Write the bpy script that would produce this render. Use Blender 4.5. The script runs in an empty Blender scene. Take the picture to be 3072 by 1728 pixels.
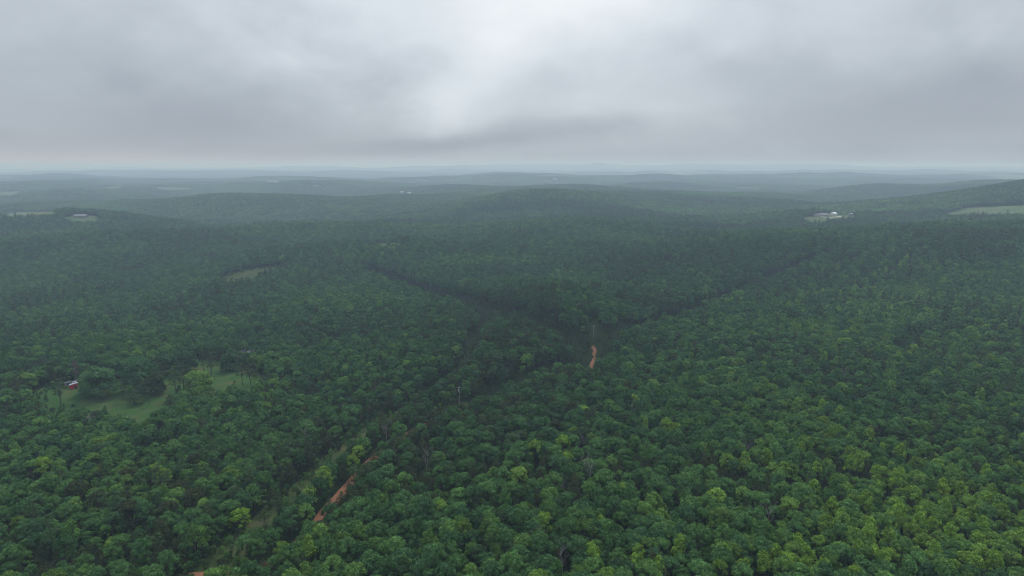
import bpy, math, random
import numpy as np
from mathutils import Vector
from mathutils.geometry import delaunay_2d_cdt

R = math.radians
sc = bpy.context.scene
col = sc.collection

# ------------------------------------------------------------------ camera, world, sun, exposure
CAM_Z = 120.0
PITCH = R(10.16)
FPX = 2048.0                      # focal length in pixels of the 3072 x 1728 frame
cam_d = bpy.data.cameras.new('camera')
cam_d.lens = 24; cam_d.sensor_width = 36; cam_d.clip_start = 1; cam_d.clip_end = 90000
cam = bpy.data.objects.new('camera', cam_d); col.objects.link(cam)
cam.location = (0, 0, CAM_Z); cam.rotation_euler = (R(90) - PITCH, 0, 0)
sc.camera = cam
SUN_EL, SUN_AZ = R(52), R(6)      # ahead of the camera, a little to the right
sc.view_settings.view_transform = 'Standard'; sc.view_settings.look = 'None'
sc.view_settings.exposure = 0.0; sc.view_settings.gamma = 1.0
sc.cycles.max_bounces = 6; sc.cycles.diffuse_bounces = 2; sc.cycles.volume_bounces = 4
sc.cycles.transmission_bounces = 2; sc.cycles.glossy_bounces = 1; sc.cycles.transparent_max_bounces = 4
sc.cycles.use_denoising = True
sc.cycles.denoiser = 'OPENIMAGEDENOISE'
sc.cycles.denoising_input_passes = 'RGB_ALBEDO_NORMAL'
sc.cycles.denoising_prefilter = 'ACCURATE'
sc.cycles.use_adaptive_sampling = True
sc.cycles.adaptive_threshold = 0.01
sc.cycles.pixel_filter_type = 'BLACKMAN_HARRIS'; sc.cycles.filter_width = 1.0


class NT:
    """small helper for node trees"""
    def __init__(s, nt): s.nt = nt
    def n(s, t, **kw):
        x = s.nt.nodes.new(t)
        for k, v in kw.items(): setattr(x, k, v)
        return x
    def put(s, sock, v):
        if hasattr(v, 'is_output') or isinstance(v, bpy.types.NodeSocket): s.nt.links.new(v, sock)
        else: sock.default_value = v
    def m(s, op, a, b=0.0, c=0.0, clamp=False):
        x = s.n('ShaderNodeMath', operation=op, use_clamp=clamp)
        for i, v in enumerate((a, b, c)): s.put(x.inputs[i], v)
        return x.outputs[0]
    def mix(s, f, a, b, bt='MIX'):
        x = s.n('ShaderNodeMix', data_type='RGBA', blend_type=bt)
        s.put(x.inputs[0], f)
        for i, v in ((6, a), (7, b)):
            s.put(x.inputs[i], v if isinstance(v, bpy.types.NodeSocket) else (tuple(v) + (1,))[:4])
        return x.outputs[2]
    def ramp(s, f, stops, interp='LINEAR'):
        x = s.n('ShaderNodeValToRGB'); x.color_ramp.interpolation = interp
        e = x.color_ramp.elements
        while len(e) < len(stops): e.new(0.5)
        for el, (p, c) in zip(e, stops): el.position = p; el.color = (tuple(c) + (1,))[:4]
        s.put(x.inputs[0], f)
        return x.outputs[0]
    def noise(s, vec, scale, detail=4, rough=0.5, dist=0.0):
        x = s.n('ShaderNodeTexNoise'); s.put(x.inputs['Vector'], vec)
        x.inputs['Scale'].default_value = scale; x.inputs['Detail'].default_value = detail
        x.inputs['Roughness'].default_value = rough; x.inputs['Distortion'].default_value = dist
        return x.outputs[0]


def make_world():
    w = bpy.data.worlds.new('World'); sc.world = w; w.use_nodes = True
    t = NT(w.node_tree); w.node_tree.nodes.clear()
    sky = t.n('ShaderNodeTexSky', sky_type='NISHITA', sun_disc=False)
    sky.sun_elevation = SUN_EL; sky.sun_rotation = SUN_AZ; sky.air_density = 1; sky.dust_density = 2
    tc = t.n('ShaderNodeTexCoord'); sep = t.n('ShaderNodeSeparateXYZ')
    t.nt.links.new(tc.outputs['Generated'], sep.inputs[0])
    x, y, z = sep.outputs
    az = t.m('ARCTAN2', x, y); el = t.m('ARCSINE', z)
    elc = t.m('MAXIMUM', el, 0.0)
    # cloud deck seen in perspective: direction cut with a flat ceiling
    zz = t.m('ADD', t.m('MAXIMUM', z, 0.0), 0.16)
    cv = t.n('ShaderNodeCombineXYZ'); t.put(cv.inputs[0], t.m('DIVIDE', x, zz)); t.put(cv.inputs[1], t.m('MULTIPLY', t.m('DIVIDE', y, zz), 1.0))
    n1 = t.noise(cv.outputs[0], 0.33, 5, 0.5, 0.6)
    n2 = t.noise(cv.outputs[0], 0.9, 6, 0.55, 0.8)
    n3 = t.noise(cv.outputs[0], 1.3, 3, 0.5, 0.0)
    dv = t.n('ShaderNodeCombineXYZ'); t.put(dv.inputs[0], az); t.put(dv.inputs[1], t.m('MULTIPLY', el, 1.7)); dv.inputs[2].default_value = 3.3
    n4 = t.noise(dv.outputs[0], 4.2, 6, 0.52, 0.5)
    n5 = t.noise(dv.outputs[0], 9.0, 5, 0.5, 0.3)
    # warp the direction by the noise so that the large masses get torn edges
    azw = t.m('ADD', az, t.m('MULTIPLY', t.m('SUBTRACT', n4, 0.5), 0.22))
    elw = t.m('ADD', el, t.m('MULTIPLY', t.m('SUBTRACT', n5, 0.5), 0.09))
    masses = [  # u, v, sigma u, sigma v, amplitude, tilt
        (1740, -60, 270, 130, .27, 0), (1260, 20, 270, 170, .13, 0), (1430, 180, 150, 130, .10, -.5), (1370, 330, 85, 50, .11, 0),
        (1980, 330, 170, 50, .12, 0), (520, 400, 560, 100, -.125, 0), (30, 380, 160, 45, .05, 0), (150, 180, 500, 230, -.035, 0),
        (1560, 405, 280, 22, -.12, -.10), (1250, 445, 200, 14, -.09, -.05), (2750, 370, 560, 80, -.085, 0), (2300, 240, 380, 120, -.04, 0),
        (2950, 120, 300, 250, -.03, 0), (1800, 462, 700, 12, -.03, 0)]
    B = t.m('ADD', 0.50, t.m('MULTIPLY', t.m('MINIMUM', elc, 0.9), 0.42))
    for (u, v, su, sv, amp, tilt) in masses:
        a0, e0 = math.atan((u - 1536) / FPX), PITCH * -1 + math.atan((864 - v) / FPX)
        da = t.m('SUBTRACT', azw, a0); de = t.m('SUBTRACT', elw if sv > 30 else t.m('ADD', el, t.m('MULTIPLY', t.m('SUBTRACT', n2, 0.5), 0.02)), e0)
        de = t.m('ADD', de, t.m('MULTIPLY', da, tilt))
        q = t.m('ADD', t.m('POWER', t.m('DIVIDE', da, su / FPX), 2.0), t.m('POWER', t.m('DIVIDE', de, sv / FPX), 2.0))
        B = t.m('ADD', B, t.m('MULTIPLY', t.m('EXPONENT', t.m('MULTIPLY', q, -0.5)), amp))
    B = t.m('ADD', B, t.m('MULTIPLY', t.m('SUBTRACT', n1, 0.5), 0.16))
    low = t.m('MULTIPLY', elc, 8.0, clamp=True)
    B = t.m('ADD', B, t.m('MULTIPLY', t.m('SUBTRACT', n2, 0.5), 0.05))
    B = t.m('ADD', B, t.m('MULTIPLY', t.m('MULTIPLY', t.m('SUBTRACT', n4, 0.5), low), 0.22))
    B = t.m('ADD', B, t.m('MULTIPLY', t.m('MULTIPLY', t.m('SUBTRACT', n5, 0.5), low), 0.13))
    cloud = t.ramp(B, [(0.0, (.23, .265, .32)), (.35, (.345, .39, .45)), (.5, (.47, .525, .582)), (.70, (.70, .76, .82)), (1.0, (.95, .98, 1.0))])
    # pale pinkish band low over the horizon
    f = t.m('EXPONENT', t.m('MULTIPLY', t.m('DIVIDE', elc, 0.017), -1.0))
    left = t.m('EXPONENT', t.m('MULTIPLY', t.m('POWER', t.m('DIVIDE', t.m('ADD', az, 0.6), 0.45), 2.0), -1.0))
    cloud = t.mix(t.m('MULTIPLY', f, t.m('ADD', 0.1, t.m('MULTIPLY', left, 0.85))), cloud, (.62, .565, .58))
    # the deck overhead, above the frame, is a cooler blue-grey
    hi = t.m('MULTIPLY', t.m('SUBTRACT', elc, 0.28), 2.5, clamp=True)
    cloud = t.mix(hi, cloud, t.mix(1.0, cloud, (.93, .99, 1.07), 'MULTIPLY'))
    cloud = t.mix(1.0, cloud, (10, 10, 10), 'MULTIPLY')        # the Background strength below is 0.1
    colr = t.mix(0.96, sky.outputs[0], cloud)
    bg = t.n('ShaderNodeBackground'); t.put(bg.inputs[0], colr); bg.inputs[1].default_value = 0.1
    out = t.n('ShaderNodeOutputWorld'); t.nt.links.new(bg.outputs[0], out.inputs[0])
    w.cycles.sampling_method = 'MANUAL'; w.cycles.sample_map_resolution = 512


make_world()
sd = bpy.data.lights.new('sun', 'SUN'); sd.energy = 1.5; sd.angle = R(12); sd.color = (1.0, .97, .93)
sun = bpy.data.objects.new('sun', sd); col.objects.link(sun)
sdir = Vector((math.sin(SUN_AZ) * math.cos(SUN_EL), math.cos(SUN_AZ) * math.cos(SUN_EL), math.sin(SUN_EL)))
sun.rotation_euler = sdir.to_track_quat('Z', 'Y').to_euler(); sun.location = (0, 0, 400)


def tag(o, label=None, cat=None, group=None, kind=None):
    if label: o['label'] = label
    if cat: o['category'] = cat
    if group: o['group'] = group
    if kind: o['kind'] = kind
    return o


# ------------------------------------------------------------------ terrain as a height function
def _h(ix, iy, seed):
    n = (ix.astype(np.int64) * 374761393 + iy.astype(np.int64) * 668265263 + seed * 982451653) & 0xffffffff
    n = ((n ^ (n >> 13)) * 1274126177) & 0xffffffff
    n = (n ^ (n >> 16)) & 0xffffff
    return n / float(0xffffff)


def vnoise(x, y, s, seed=0):
    """smooth value noise 0..1, cell size s"""
    x = np.asarray(x, float) / s; y = np.asarray(y, float) / s
    ix, iy = np.floor(x), np.floor(y); fx, fy = x - ix, y - iy
    fx = fx * fx * fx * (fx * (fx * 6 - 15) + 10); fy = fy * fy * fy * (fy * (fy * 6 - 15) + 10)
    a, b, c, d = _h(ix, iy, seed), _h(ix + 1, iy, seed), _h(ix, iy + 1, seed), _h(ix + 1, iy + 1, seed)
    return (a * (1 - fx) + b * fx) * (1 - fy) + (c * (1 - fx) + d * fx) * fy


def sstep(a, b, x):
    t = np.clip((x - a) / (b - a), 0, 1)
    return t * t * (3 - 2 * t)


HILLS = [  # x, y, height, sigma x, sigma y
    (110, 1700, 44, 200, 150), (-420, 1480, -14, 190, 170), (-60, 2150, 18, 420, 160), (150, 1250, 14, 240, 150), (640, 850, 34, 220, 150), (380, 1560, -16, 200, 160), (1320, 1420, 98, 240, 230),
    (-700, 1900, 38, 150, 110), (-840, 1330, 30, 150, 75), (600, 1330, 16, 130, 60), (-560, 1330, 8, 150, 120), (-430, 680, -20, 260, 200), (5, 480, 9, 55, 75), (-230, 900, 20, 130, 60), (-560, 1060, 18, 120, 60), (-330, 1150, 14, 120, 60), (60, 1080, 12, 110, 70), (330, 620, -8, 120, 80),
    (-300, 1650, -8, 250, 200), (900, 1050, 10, 200, 120), (330, 780, 8, 140, 120),
    (1500, 4700, 34, 1300, 420), (2700, 5600, 30, 1300, 500), (-2700, 5200, 30, 900, 350), (-300, 5600, 26, 700, 350), (-1500, 4700, 16, 500, 250),
    (700, 2500, 12, 500, 250), (-900, 3300, 14, 500, 300), (1700, 2700, 22, 450, 250), (200, 3400, 12, 500, 250),
    (300, 7600, 40, 1500, 500), (-3800, 8200, 38, 1500, 500), (4200, 8200, 50, 1700, 600),
    (3500, 13500, 95, 3800, 1100), (-1500, 13500, 60, 3200, 900), (9500, 15500, 85, 3500, 1200), (-8000, 15000, 60, 4000, 1000)]


STEPS = []
CHANNELS = []   # (points, depth, width): hollows the cuts run along


def H(x, y):
    x = np.asarray(x, float); y = np.asarray(y, float)
    z = np.zeros(np.broadcast(x, y).shape)
    for (cx, cy, h, sx, sy) in HILLS:
        z = z + h * np.exp(-0.5 * (((x - cx) / sx) ** 2 + ((y - cy) / sy) ** 2))
    # upland on the centre and right beyond the first valley
    up = sstep(620, 980, y + 0.25 * x) * sstep(-350, 150, x) * (1 - sstep(2200, 3400, y))
    z = z + 11 * up
    d = np.sqrt(x * x + y * y)
    z = z + (vnoise(x, y, 140, 1) - .5) * 7 * sstep(80, 400, d)
    z = z + (vnoise(x, y, 330, 2) - .5) * 30 * sstep(450, 1200, d)
    z = z + (vnoise(x, y, 900, 3) - .5) * 56 * sstep(1500, 3200, d)
    z = z + ((vnoise(x, y, 2600, 4) - .5) * 70 + 2) * sstep(4000, 9000, d)
    near = d < 1500
    if CHANNELS and near.any():
        shp = z.shape; z = np.atleast_1d(z); near = np.atleast_1d(near)
        xn, yn = x * np.ones(z.shape), y * np.ones(z.shape)
        for pts, dep, wid in CHANNELS:
            q = dist_line(xn[near], yn[near], pts)
            z[near] -= dep * np.exp(-(q / wid) ** 2)
        for pts, hgt in STEPS:
            p = sorted(pts); px = [q[0] for q in p]; py = [q[1] for q in p]
            s = yn[near] - np.interp(xn[near], px, py)
            z[near] += hgt * sstep(2, 34, s) * (1 - sstep(60, 330, s)) * sstep(px[0] - 60, px[0] + 20, xn[near]) * (1 - sstep(px[-1] - 20, px[-1] + 60, xn[near]))
        z = z.reshape(shp)
    return z


def ray(u, v):
    dx, dy = (u - 1536) / FPX, (864 - v) / FPX
    return np.array((dx, math.cos(PITCH) + math.sin(PITCH) * dy, -math.sin(PITCH) + math.cos(PITCH) * dy))


def hit(u, v, up=0.0, ymin=90, ymax=30000):
    """where the sight line of a photo pixel meets the ground (or a level UP metres above it)"""
    d = ray(u, v)
    ys = np.concatenate([np.arange(ymin, 3000, 3.0), np.arange(3000, ymax, 25.0)])
    t = ys / d[1]
    below = CAM_Z + d[2] * t < H(d[0] * t, ys) + up
    i = int(np.argmax(below)) if below.any() else len(ys) - 1
    a, b = (ys[max(i - 1, 0)] / d[1], ys[i] / d[1])
    for _ in range(18):
        m = (a + b) / 2
        if CAM_Z + d[2] * m < float(H(d[0] * m, d[1] * m)) + up: b = m
        else: a = m
    return float(d[0] * b), float(d[1] * b)


def project(x, y, z):
    p = np.array((x, y, z - CAM_Z)) if np.isscalar(x) else np.stack((x, y, z - CAM_Z))
    f = p[1] * math.cos(PITCH) - p[2] * math.sin(PITCH); up = p[1] * math.sin(PITCH) + p[2] * math.cos(PITCH)
    return 1536 + FPX * p[0] / f, 864 - FPX * up / f


def inside(px, py, poly):
    px = np.asarray(px, float); py = np.asarray(py, float); c = np.zeros(px.shape, bool); n = len(poly)
    for i in range(n):
        (x1, y1), (x2, y2) = poly[i], poly[(i + 1) % n]
        if y1 == y2: continue
        cond = ((y1 > py) != (y2 > py)) & (px < (x2 - x1) * (py - y1) / (y2 - y1) + x1)
        c ^= cond
    return c


def dist_line(px, py, pts):
    best = np.full(np.shape(px), 1e9)
    for (x1, y1), (x2, y2) in zip(pts[:-1], pts[1:]):
        L = (x2 - x1) ** 2 + (y2 - y1) ** 2 + 1e-9
        t = np.clip(((px - x1) * (x2 - x1) + (py - y1) * (y2 - y1)) / L, 0, 1)
        best = np.minimum(best, np.hypot(px - x1 - t * (x2 - x1), py - y1 - t * (y2 - y1)))
    return best


def W(pts, up=0.0): return [hit(u, v, up) for u, v in pts]


def WF(pts, h=5.0):
    """a field as seen over the trees in front of it: its near edge lies as far down as those trees hide"""
    mv = sum(p[1] for p in pts) / len(pts); out = []
    for u, v in pts:
        y = hit(u, v)[1]
        out.append(hit(u, v + (FPX * h / y if v > mv else 0)))
    return out


def chaikin(p, n=2):
    for _ in range(n):
        q = [p[0]]
        for a, b in zip(p[:-1], p[1:]):
            q += [(a[0] * .75 + b[0] * .25, a[1] * .75 + b[1] * .25), (a[0] * .25 + b[0] * .75, a[1] * .25 + b[1] * .75)]
        p = q + [p[-1]]
    return p


# cuts through the wood
lineA = W([(1100, 812), (1140, 826), (1250, 866), (1370, 906), (1470, 946), (1560, 976), (1660, 1016), (1740, 1048), (1790, 1072)])
lineF = W([(1800, 1066), (1870, 1014), (1950, 980), (2100, 938), (2240, 868), (2350, 818), (2480, 768)])
cutA, cutF = chaikin(lineA), chaikin(lineF)
cutE = W([(1782, 1004), (1780, 1035), (1783, 1055), (1775, 1090), (1768, 1135)])
cutB = chaikin(W([(1475, 930), (1440, 985), (1405, 1060), (1375, 1120), (1300, 1165), (1230, 1200)]))
cutC_top = W([(1770, 1078), (1700, 1097), (1600, 1132), (1500, 1176), (1420, 1214)])
PIX_C = [(1420, 1214), (1375, 1226), (1280, 1232), (1183, 1245), (1082, 1310), (980, 1402), (868, 1514), (735, 1613), (628, 1724), (540, 1820)]
PIX_D = [(1400, 1245), (1319, 1258), (1265, 1280), (1137, 1357), (1060, 1440), (1005, 1503), (974, 1534), (952, 1575), (904, 1623), (863, 1656), (800, 1700), (735, 1724), (597, 1728), (560, 1731)]
cutC, cutD = chaikin(W(PIX_C)), chaikin(W(PIX_D))
CHANNELS += [(cutA, 3, 24), (cutB, 4, 16), (cutC_top, 2, 15)]
STEPS += [(lineA, 7.0), (lineF, 4.5), (cutC_top, 4.0)]      # the ground rises beyond these two cuts


# ------------------------------------------------------------------ materials
def new_mat(name):
    m = bpy.data.materials.new(name); m.use_nodes = True
    m.node_tree.nodes.clear()
    return m, NT(m.node_tree)


def finish(t, color, rough=0.9, spec=0.1, normal=None):
    b = t.n('ShaderNodeBsdfPrincipled'); t.put(b.inputs['Base Color'], color)
    b.inputs['Roughness'].default_value = rough; b.inputs['Specular IOR Level'].default_value = spec
    if normal is not None: t.nt.links.new(normal, b.inputs['Normal'])
    o = t.n('ShaderNodeOutputMaterial'); t.nt.links.new(b.outputs[0], o.inputs[0])


def simple_mat(name, c1, c2, scale=1.5, rough=0.85, spec=0.15, detail=4, stretch=None):
    m, t = new_mat(name)
    tc = t.n('ShaderNodeTexCoord'); v = tc.outputs['Object']
    if stretch:
        mp = t.n('ShaderNodeMapping'); mp.inputs['Scale'].default_value = stretch; t.put(mp.inputs[0], v); v = mp.outputs[0]
    n = t.noise(v, scale, detail, 0.6)
    n = t.ramp(n, [(.3, (0, 0, 0)), (.7, (1, 1, 1))])
    finish(t, t.mix(n, c1, c2), rough, spec)
    return m


def leaf_mat(name, stops, gain=1.0):
    """leaf colour: hue from the tree's tint, plus leaf to leaf variation"""
    m, t = new_mat(name)
    a = t.n('ShaderNodeAttribute', attribute_type='INSTANCER', attribute_name='tint')
    l = t.n('ShaderNodeAttribute', attribute_type='INSTANCER', attribute_name='lum')
    g = t.n('ShaderNodeAttribute', attribute_type='GEOMETRY', attribute_name='dt')
    h = t.n('ShaderNodeAttribute', attribute_type='GEOMETRY', attribute_name='lv')
    f = t.m('ADD', a.outputs['Fac'], g.outputs['Fac'], clamp=True)
    c = t.ramp(f, stops)
    k = t.m('MULTIPLY', t.m('ADD', 1.0, l.outputs['Fac']), t.m('ADD', 1.0, h.outputs['Fac']))
    k = t.m('MULTIPLY', k, gain)
    kk = t.n('ShaderNodeCombineXYZ')
    for i in range(3): t.put(kk.inputs[i], k)
    c = t.mix(1.0, c, kk.outputs[0], 'MULTIPLY')
    d = t.n('ShaderNodeBsdfDiffuse'); t.put(d.inputs[0], c)
    tr = t.n('ShaderNodeBsdfTranslucent'); t.put(tr.inputs[0], t.mix(1.0, c, (1.0, 1.05, .6), 'MULTIPLY'))
    mx = t.n('ShaderNodeMixShader'); mx.inputs[0].default_value = 0.14
    t.nt.links.new(d.outputs[0], mx.inputs[1]); t.nt.links.new(tr.outputs[0], mx.inputs[2])
    o = t.n('ShaderNodeOutputMaterial'); t.nt.links.new(mx.outputs[0], o.inputs[0])
    return m


GREENS = [(0.0, (.058, .062, .034)), (.14, (.068, .086, .038)), (.3, (.060, .136, .054)), (.5, (.100, .205, .056)), (.68, (.160, .265, .048)),
          (.85, (.195, .330, .045)), (1.0, (.27, .41, .045))]
M_LEAF = leaf_mat('broadleaf_foliage', GREENS, 1.02)
M_BARK = simple_mat('bark', (.055, .045, .038), (.11, .095, .085), 2.0, stretch=(3, 3, .6))
M_DEAD = simple_mat('weathered_deadwood', (.20, .18, .175), (.34, .31, .31), 3.0)
M_SOIL = None


def ground_mat():
    m, t = new_mat('forest_floor')
    tc = t.n('ShaderNodeTexCoord'); v = tc.outputs['Object']
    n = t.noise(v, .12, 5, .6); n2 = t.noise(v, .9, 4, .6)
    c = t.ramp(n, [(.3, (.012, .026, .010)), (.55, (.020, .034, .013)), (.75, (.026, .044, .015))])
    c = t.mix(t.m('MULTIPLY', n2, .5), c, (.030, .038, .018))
    bmp = t.n('ShaderNodeBump'); bmp.inputs['Strength'].default_value = .6; t.put(bmp.inputs['Height'], n2)
    finish(t, c, 1.0, 0.0, bmp.outputs[0])
    return m


def grass_mat(name, lo, mid, dry, s=1.0):
    m, t = new_mat(name)
    tc = t.n('ShaderNodeTexCoord'); v = tc.outputs['Object']
    n = t.noise(v, .045 * s, 4, .6, .5); n2 = t.noise(v, .6 * s, 5, .65)
    c = t.ramp(n, [(.33, lo), (.5, mid), (.68, dry)])
    c = t.mix(t.m('MULTIPLY', n2, .55), c, tuple(k * .6 for k in lo))
    bmp = t.n('ShaderNodeBump'); bmp.inputs['Strength'].default_value = .8; bmp.inputs['Distance'].default_value = .3
    t.put(bmp.inputs['Height'], n2)
    finish(t, c, 1.0, 0.0, bmp.outputs[0])
    return m


M_GROUND = ground_mat()
M_LAWN = grass_mat('mown_lawn', (.040, .095, .030), (.058, .122, .034), (.125, .118, .055), 1.6)
M_PASTURE = grass_mat('pale_pasture', (.085, .135, .06), (.125, .17, .08), (.19, .19, .11), .6)
M_ROUGH = grass_mat('rough_grass', (.034, .060, .022), (.070, .098, .036), (.130, .120, .060), 3.5)
M_DIRT = simple_mat('red_dirt', (.18, .076, .042), (.30, .15, .09), .5, 1.0, 0.0, 6)
M_TAN = simple_mat('pale_gravel', (.42, .36, .32), (.55, .48, .43), .4, 1.0, 0.0)


# ------------------------------------------------------------------ mesh helpers
def mesh_obj(name, verts, faces, mats, parent=None, attrs=None, mat_idx=None, smooth=False, link=True):
    me = bpy.data.meshes.new(name)
    if isinstance(verts, np.ndarray) and isinstance(faces, np.ndarray):
        k = faces.shape[1]
        me.vertices.add(len(verts)); me.vertices.foreach_set('co', verts.astype(np.float32).ravel())
        me.loops.add(faces.size); me.loops.foreach_set('vertex_index', faces.astype(np.int32).ravel())
        me.polygons.add(len(faces)); me.polygons.foreach_set('loop_start', np.arange(0, faces.size, k, dtype=np.int32))
        me.update(calc_edges=True)
    else:
        me.from_pydata([tuple(v) for v in verts], [], [tuple(f) for f in faces])
    for m in (mats if isinstance(mats, (list, tuple)) else [mats]): me.materials.append(m)
    for k, (dom, arr) in (attrs or {}).items():
        a = me.attributes.new(k, 'FLOAT', dom); a.data.foreach_set('value', np.asarray(arr, np.float32))
    if mat_idx is not None: me.polygons.foreach_set('material_index', np.asarray(mat_idx, np.int32))
    if smooth: me.polygons.foreach_set('use_smooth', np.ones(len(me.polygons), bool))
    me.validate(); me.update()
    o = bpy.data.objects.new(name, me)
    if link: col.objects.link(o)
    if parent is not None: o.parent = parent
    return o


class Geo:
    """collects boxes, tubes and polygons for one mesh"""
    def __init__(s): s.v = []; s.f = []
    def poly(s, pts, faces):
        b = len(s.v); s.v += [tuple(p) for p in pts]; s.f += [tuple(b + i for i in f) for f in faces]
    def box(s, x0, x1, y0, y1, z0, z1):
        s.poly([(x0, y0, z0), (x1, y0, z0), (x1, y1, z0), (x0, y1, z0), (x0, y0, z1), (x1, y0, z1), (x1, y1, z1), (x0, y1, z1)],
               [(0, 3, 2, 1), (4, 5, 6, 7), (0, 1, 5, 4), (1, 2, 6, 5), (2, 3, 7, 6), (3, 0, 4, 7)])
    def tube(s, pts, rad, n=6):
        pts = [Vector(p) for p in pts]; b = len(s.v)
        for i, p in enumerate(pts):
            d = (pts[min(i + 1, len(pts) - 1)] - pts[max(i - 1, 0)]).normalized()
            a = d.cross(Vector((0.3, 1, 0.1))).normalized(); c = d.cross(a)
            for k in range(n):
                t = 2 * math.pi * k / n
                q = p + (a * math.cos(t) + c * math.sin(t)) * rad[i]
                s.v.append(tuple(q))
        for i in range(len(pts) - 1):
            for k in range(n):
                s.f.append((b + i * n + k, b + i * n + (k + 1) % n, b + (i + 1) * n + (k + 1) % n, b + (i + 1) * n + k))
        s.f.append(tuple(b + (len(pts) - 1) * n + k for k in range(n)))
        s.f.append(tuple(b + k for k in reversed(range(n))))
    def build(s, name, mat, parent=None, smooth=False):
        return mesh_obj(name, s.v, s.f, mat, parent, smooth=smooth)


def empty(name, x, y, rz=0.0, z=None, s=1.0):
    o = bpy.data.objects.new(name, None); col.objects.link(o)
    o.location = (x, y, float(H(x, y)) if z is None else z); o.rotation_euler = (0, 0, rz); o.scale = (s, s, s)
    o.empty_display_size = 1
    return o


# ------------------------------------------------------------------ ground sheet, distant hills
def polar(name, r0, r1, ratio, az0, az1, naz, zfun, mat, attrs_fun=None, smooth=True):
    rs = [r0]
    while rs[-1] < r1: rs.append(rs[-1] * ratio)
    rs = np.array(rs); closed = az1 - az0 >= 359.9
    az = np.radians(np.linspace(az0, az1, naz, endpoint=not closed))
    A, Rr = np.meshgrid(az, rs); X = Rr * np.sin(A); Y = Rr * np.cos(A)
    Z = zfun(X, Y)
    nr, na = X.shape
    V = np.stack((X.ravel(), Y.ravel(), Z.ravel()), 1)
    i = np.arange(nr - 1)[:, None]; j = np.arange(na if closed else na - 1)[None, :]; j2 = (j + 1) % na
    F = np.stack((i * na + j, (i + 0 * j) * na + j2, (i + 1) * na + j2, (i + 1) * na + j), -1).reshape(-1, 4)[:, ::-1]
    if closed:
        V = np.vstack((V, [[0, 0, float(H(0., 0.))]]))
    o = mesh_obj(name, V, F, mat, smooth=smooth, attrs=attrs_fun(X, Y) if attrs_fun else None)
    return o


g = polar('ground', 4, 42000, 1.0135, 0, 360, 720, H, M_GROUND)
tag(g, 'dark leaf-littered forest floor under the trees, rolling to the horizon', 'ground', kind='structure')

# ---- open places, given by where they lie on the ground in the photograph
FIELDS = []   # world polygons where no tree stands


def sheet(name, poly, mat, label, cat, dz, step, grow=None, fields=True):
    if fields: FIELDS.append(grow if grow is not None else poly)
    xs = [p[0] for p in poly]; ys = [p[1] for p in poly]
    pts = []; n = len(poly)
    dense = []
    for i in range(n):
        (x1, y1), (x2, y2) = poly[i], poly[(i + 1) % n]
        k = max(1, int(math.hypot(x2 - x1, y2 - y1) / step))
        dense += [(x1 + (x2 - x1) * q / k, y1 + (y2 - y1) * q / k) for q in range(k)]
    gx, gy = np.meshgrid(np.arange(min(xs), max(xs), step), np.arange(min(ys), max(ys), step))
    gx = gx.ravel() + 0.01; gy = gy.ravel() + 0.013
    ok = inside(gx, gy, poly)
    ok &= dist_line(gx, gy, dense + dense[:1]) > step * .4
    allp = [Vector(p) for p in dense] + [Vector((a, b)) for a, b in zip(gx[ok], gy[ok])]
    nd = len(dense)
    vs, es, fs, *_ = delaunay_2d_cdt(allp, [(i, (i + 1) % nd) for i in range(nd)], [list(range(nd))], 1, 1e-4)
    vx = np.array([v.x for v in vs]); vy = np.array([v.y for v in vs]); vz = H(vx, vy) + dz
    F = []
    for f in fs:
        a, b, c = (vs[i] for i in f[:3])
        F.append(f if (b - a).cross(c - a) > 0 else list(reversed(f)))
    o = mesh_obj(name, np.stack((vx, vy, vz), 1).tolist(), F, mat, smooth=True)
    tag(o, label, cat, kind='structure')
    return o


def ribbon(name, pts, w, mat, label, cat, dz):
    pts = chaikin(pts); dense = []
    for a, b in zip(pts[:-1], pts[1:]):
        k = max(1, int(math.hypot(b[0] - a[0], b[1] - a[1]) / 3))
        dense += [(a[0] + (b[0] - a[0]) * q / k, a[1] + (b[1] - a[1]) * q / k) for q in range(k)]
    dense.append(pts[-1]); rnd = random.Random(name)
    V = []; n = 5
    for i, p in enumerate(dense):
        a = dense[max(i - 1, 0)]; b = dense[min(i + 1, len(dense) - 1)]
        L = math.hypot(b[0] - a[0], b[1] - a[1]) or 1; nx, ny = -(b[1] - a[1]) / L, (b[0] - a[0]) / L
        ww = w * (0.9 + 0.2 * rnd.random()) * .5
        for k in range(n):
            q = (k / (n - 1) * 2 - 1) * ww
            V.append((p[0] + nx * q, p[1] + ny * q, float(H(p[0] + nx * q, p[1] + ny * q)) + dz))
    F = [(i * n + k, (i + 1) * n + k, (i + 1) * n + k + 1, i * n + k + 1) for i in range(len(dense) - 1) for k in range(n - 1)]
    F = [f[::-1] for f in F]
    o = mesh_obj(name, V, F, mat, smooth=True)
    tag(o, label, cat, kind='structure')
    return o


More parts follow.
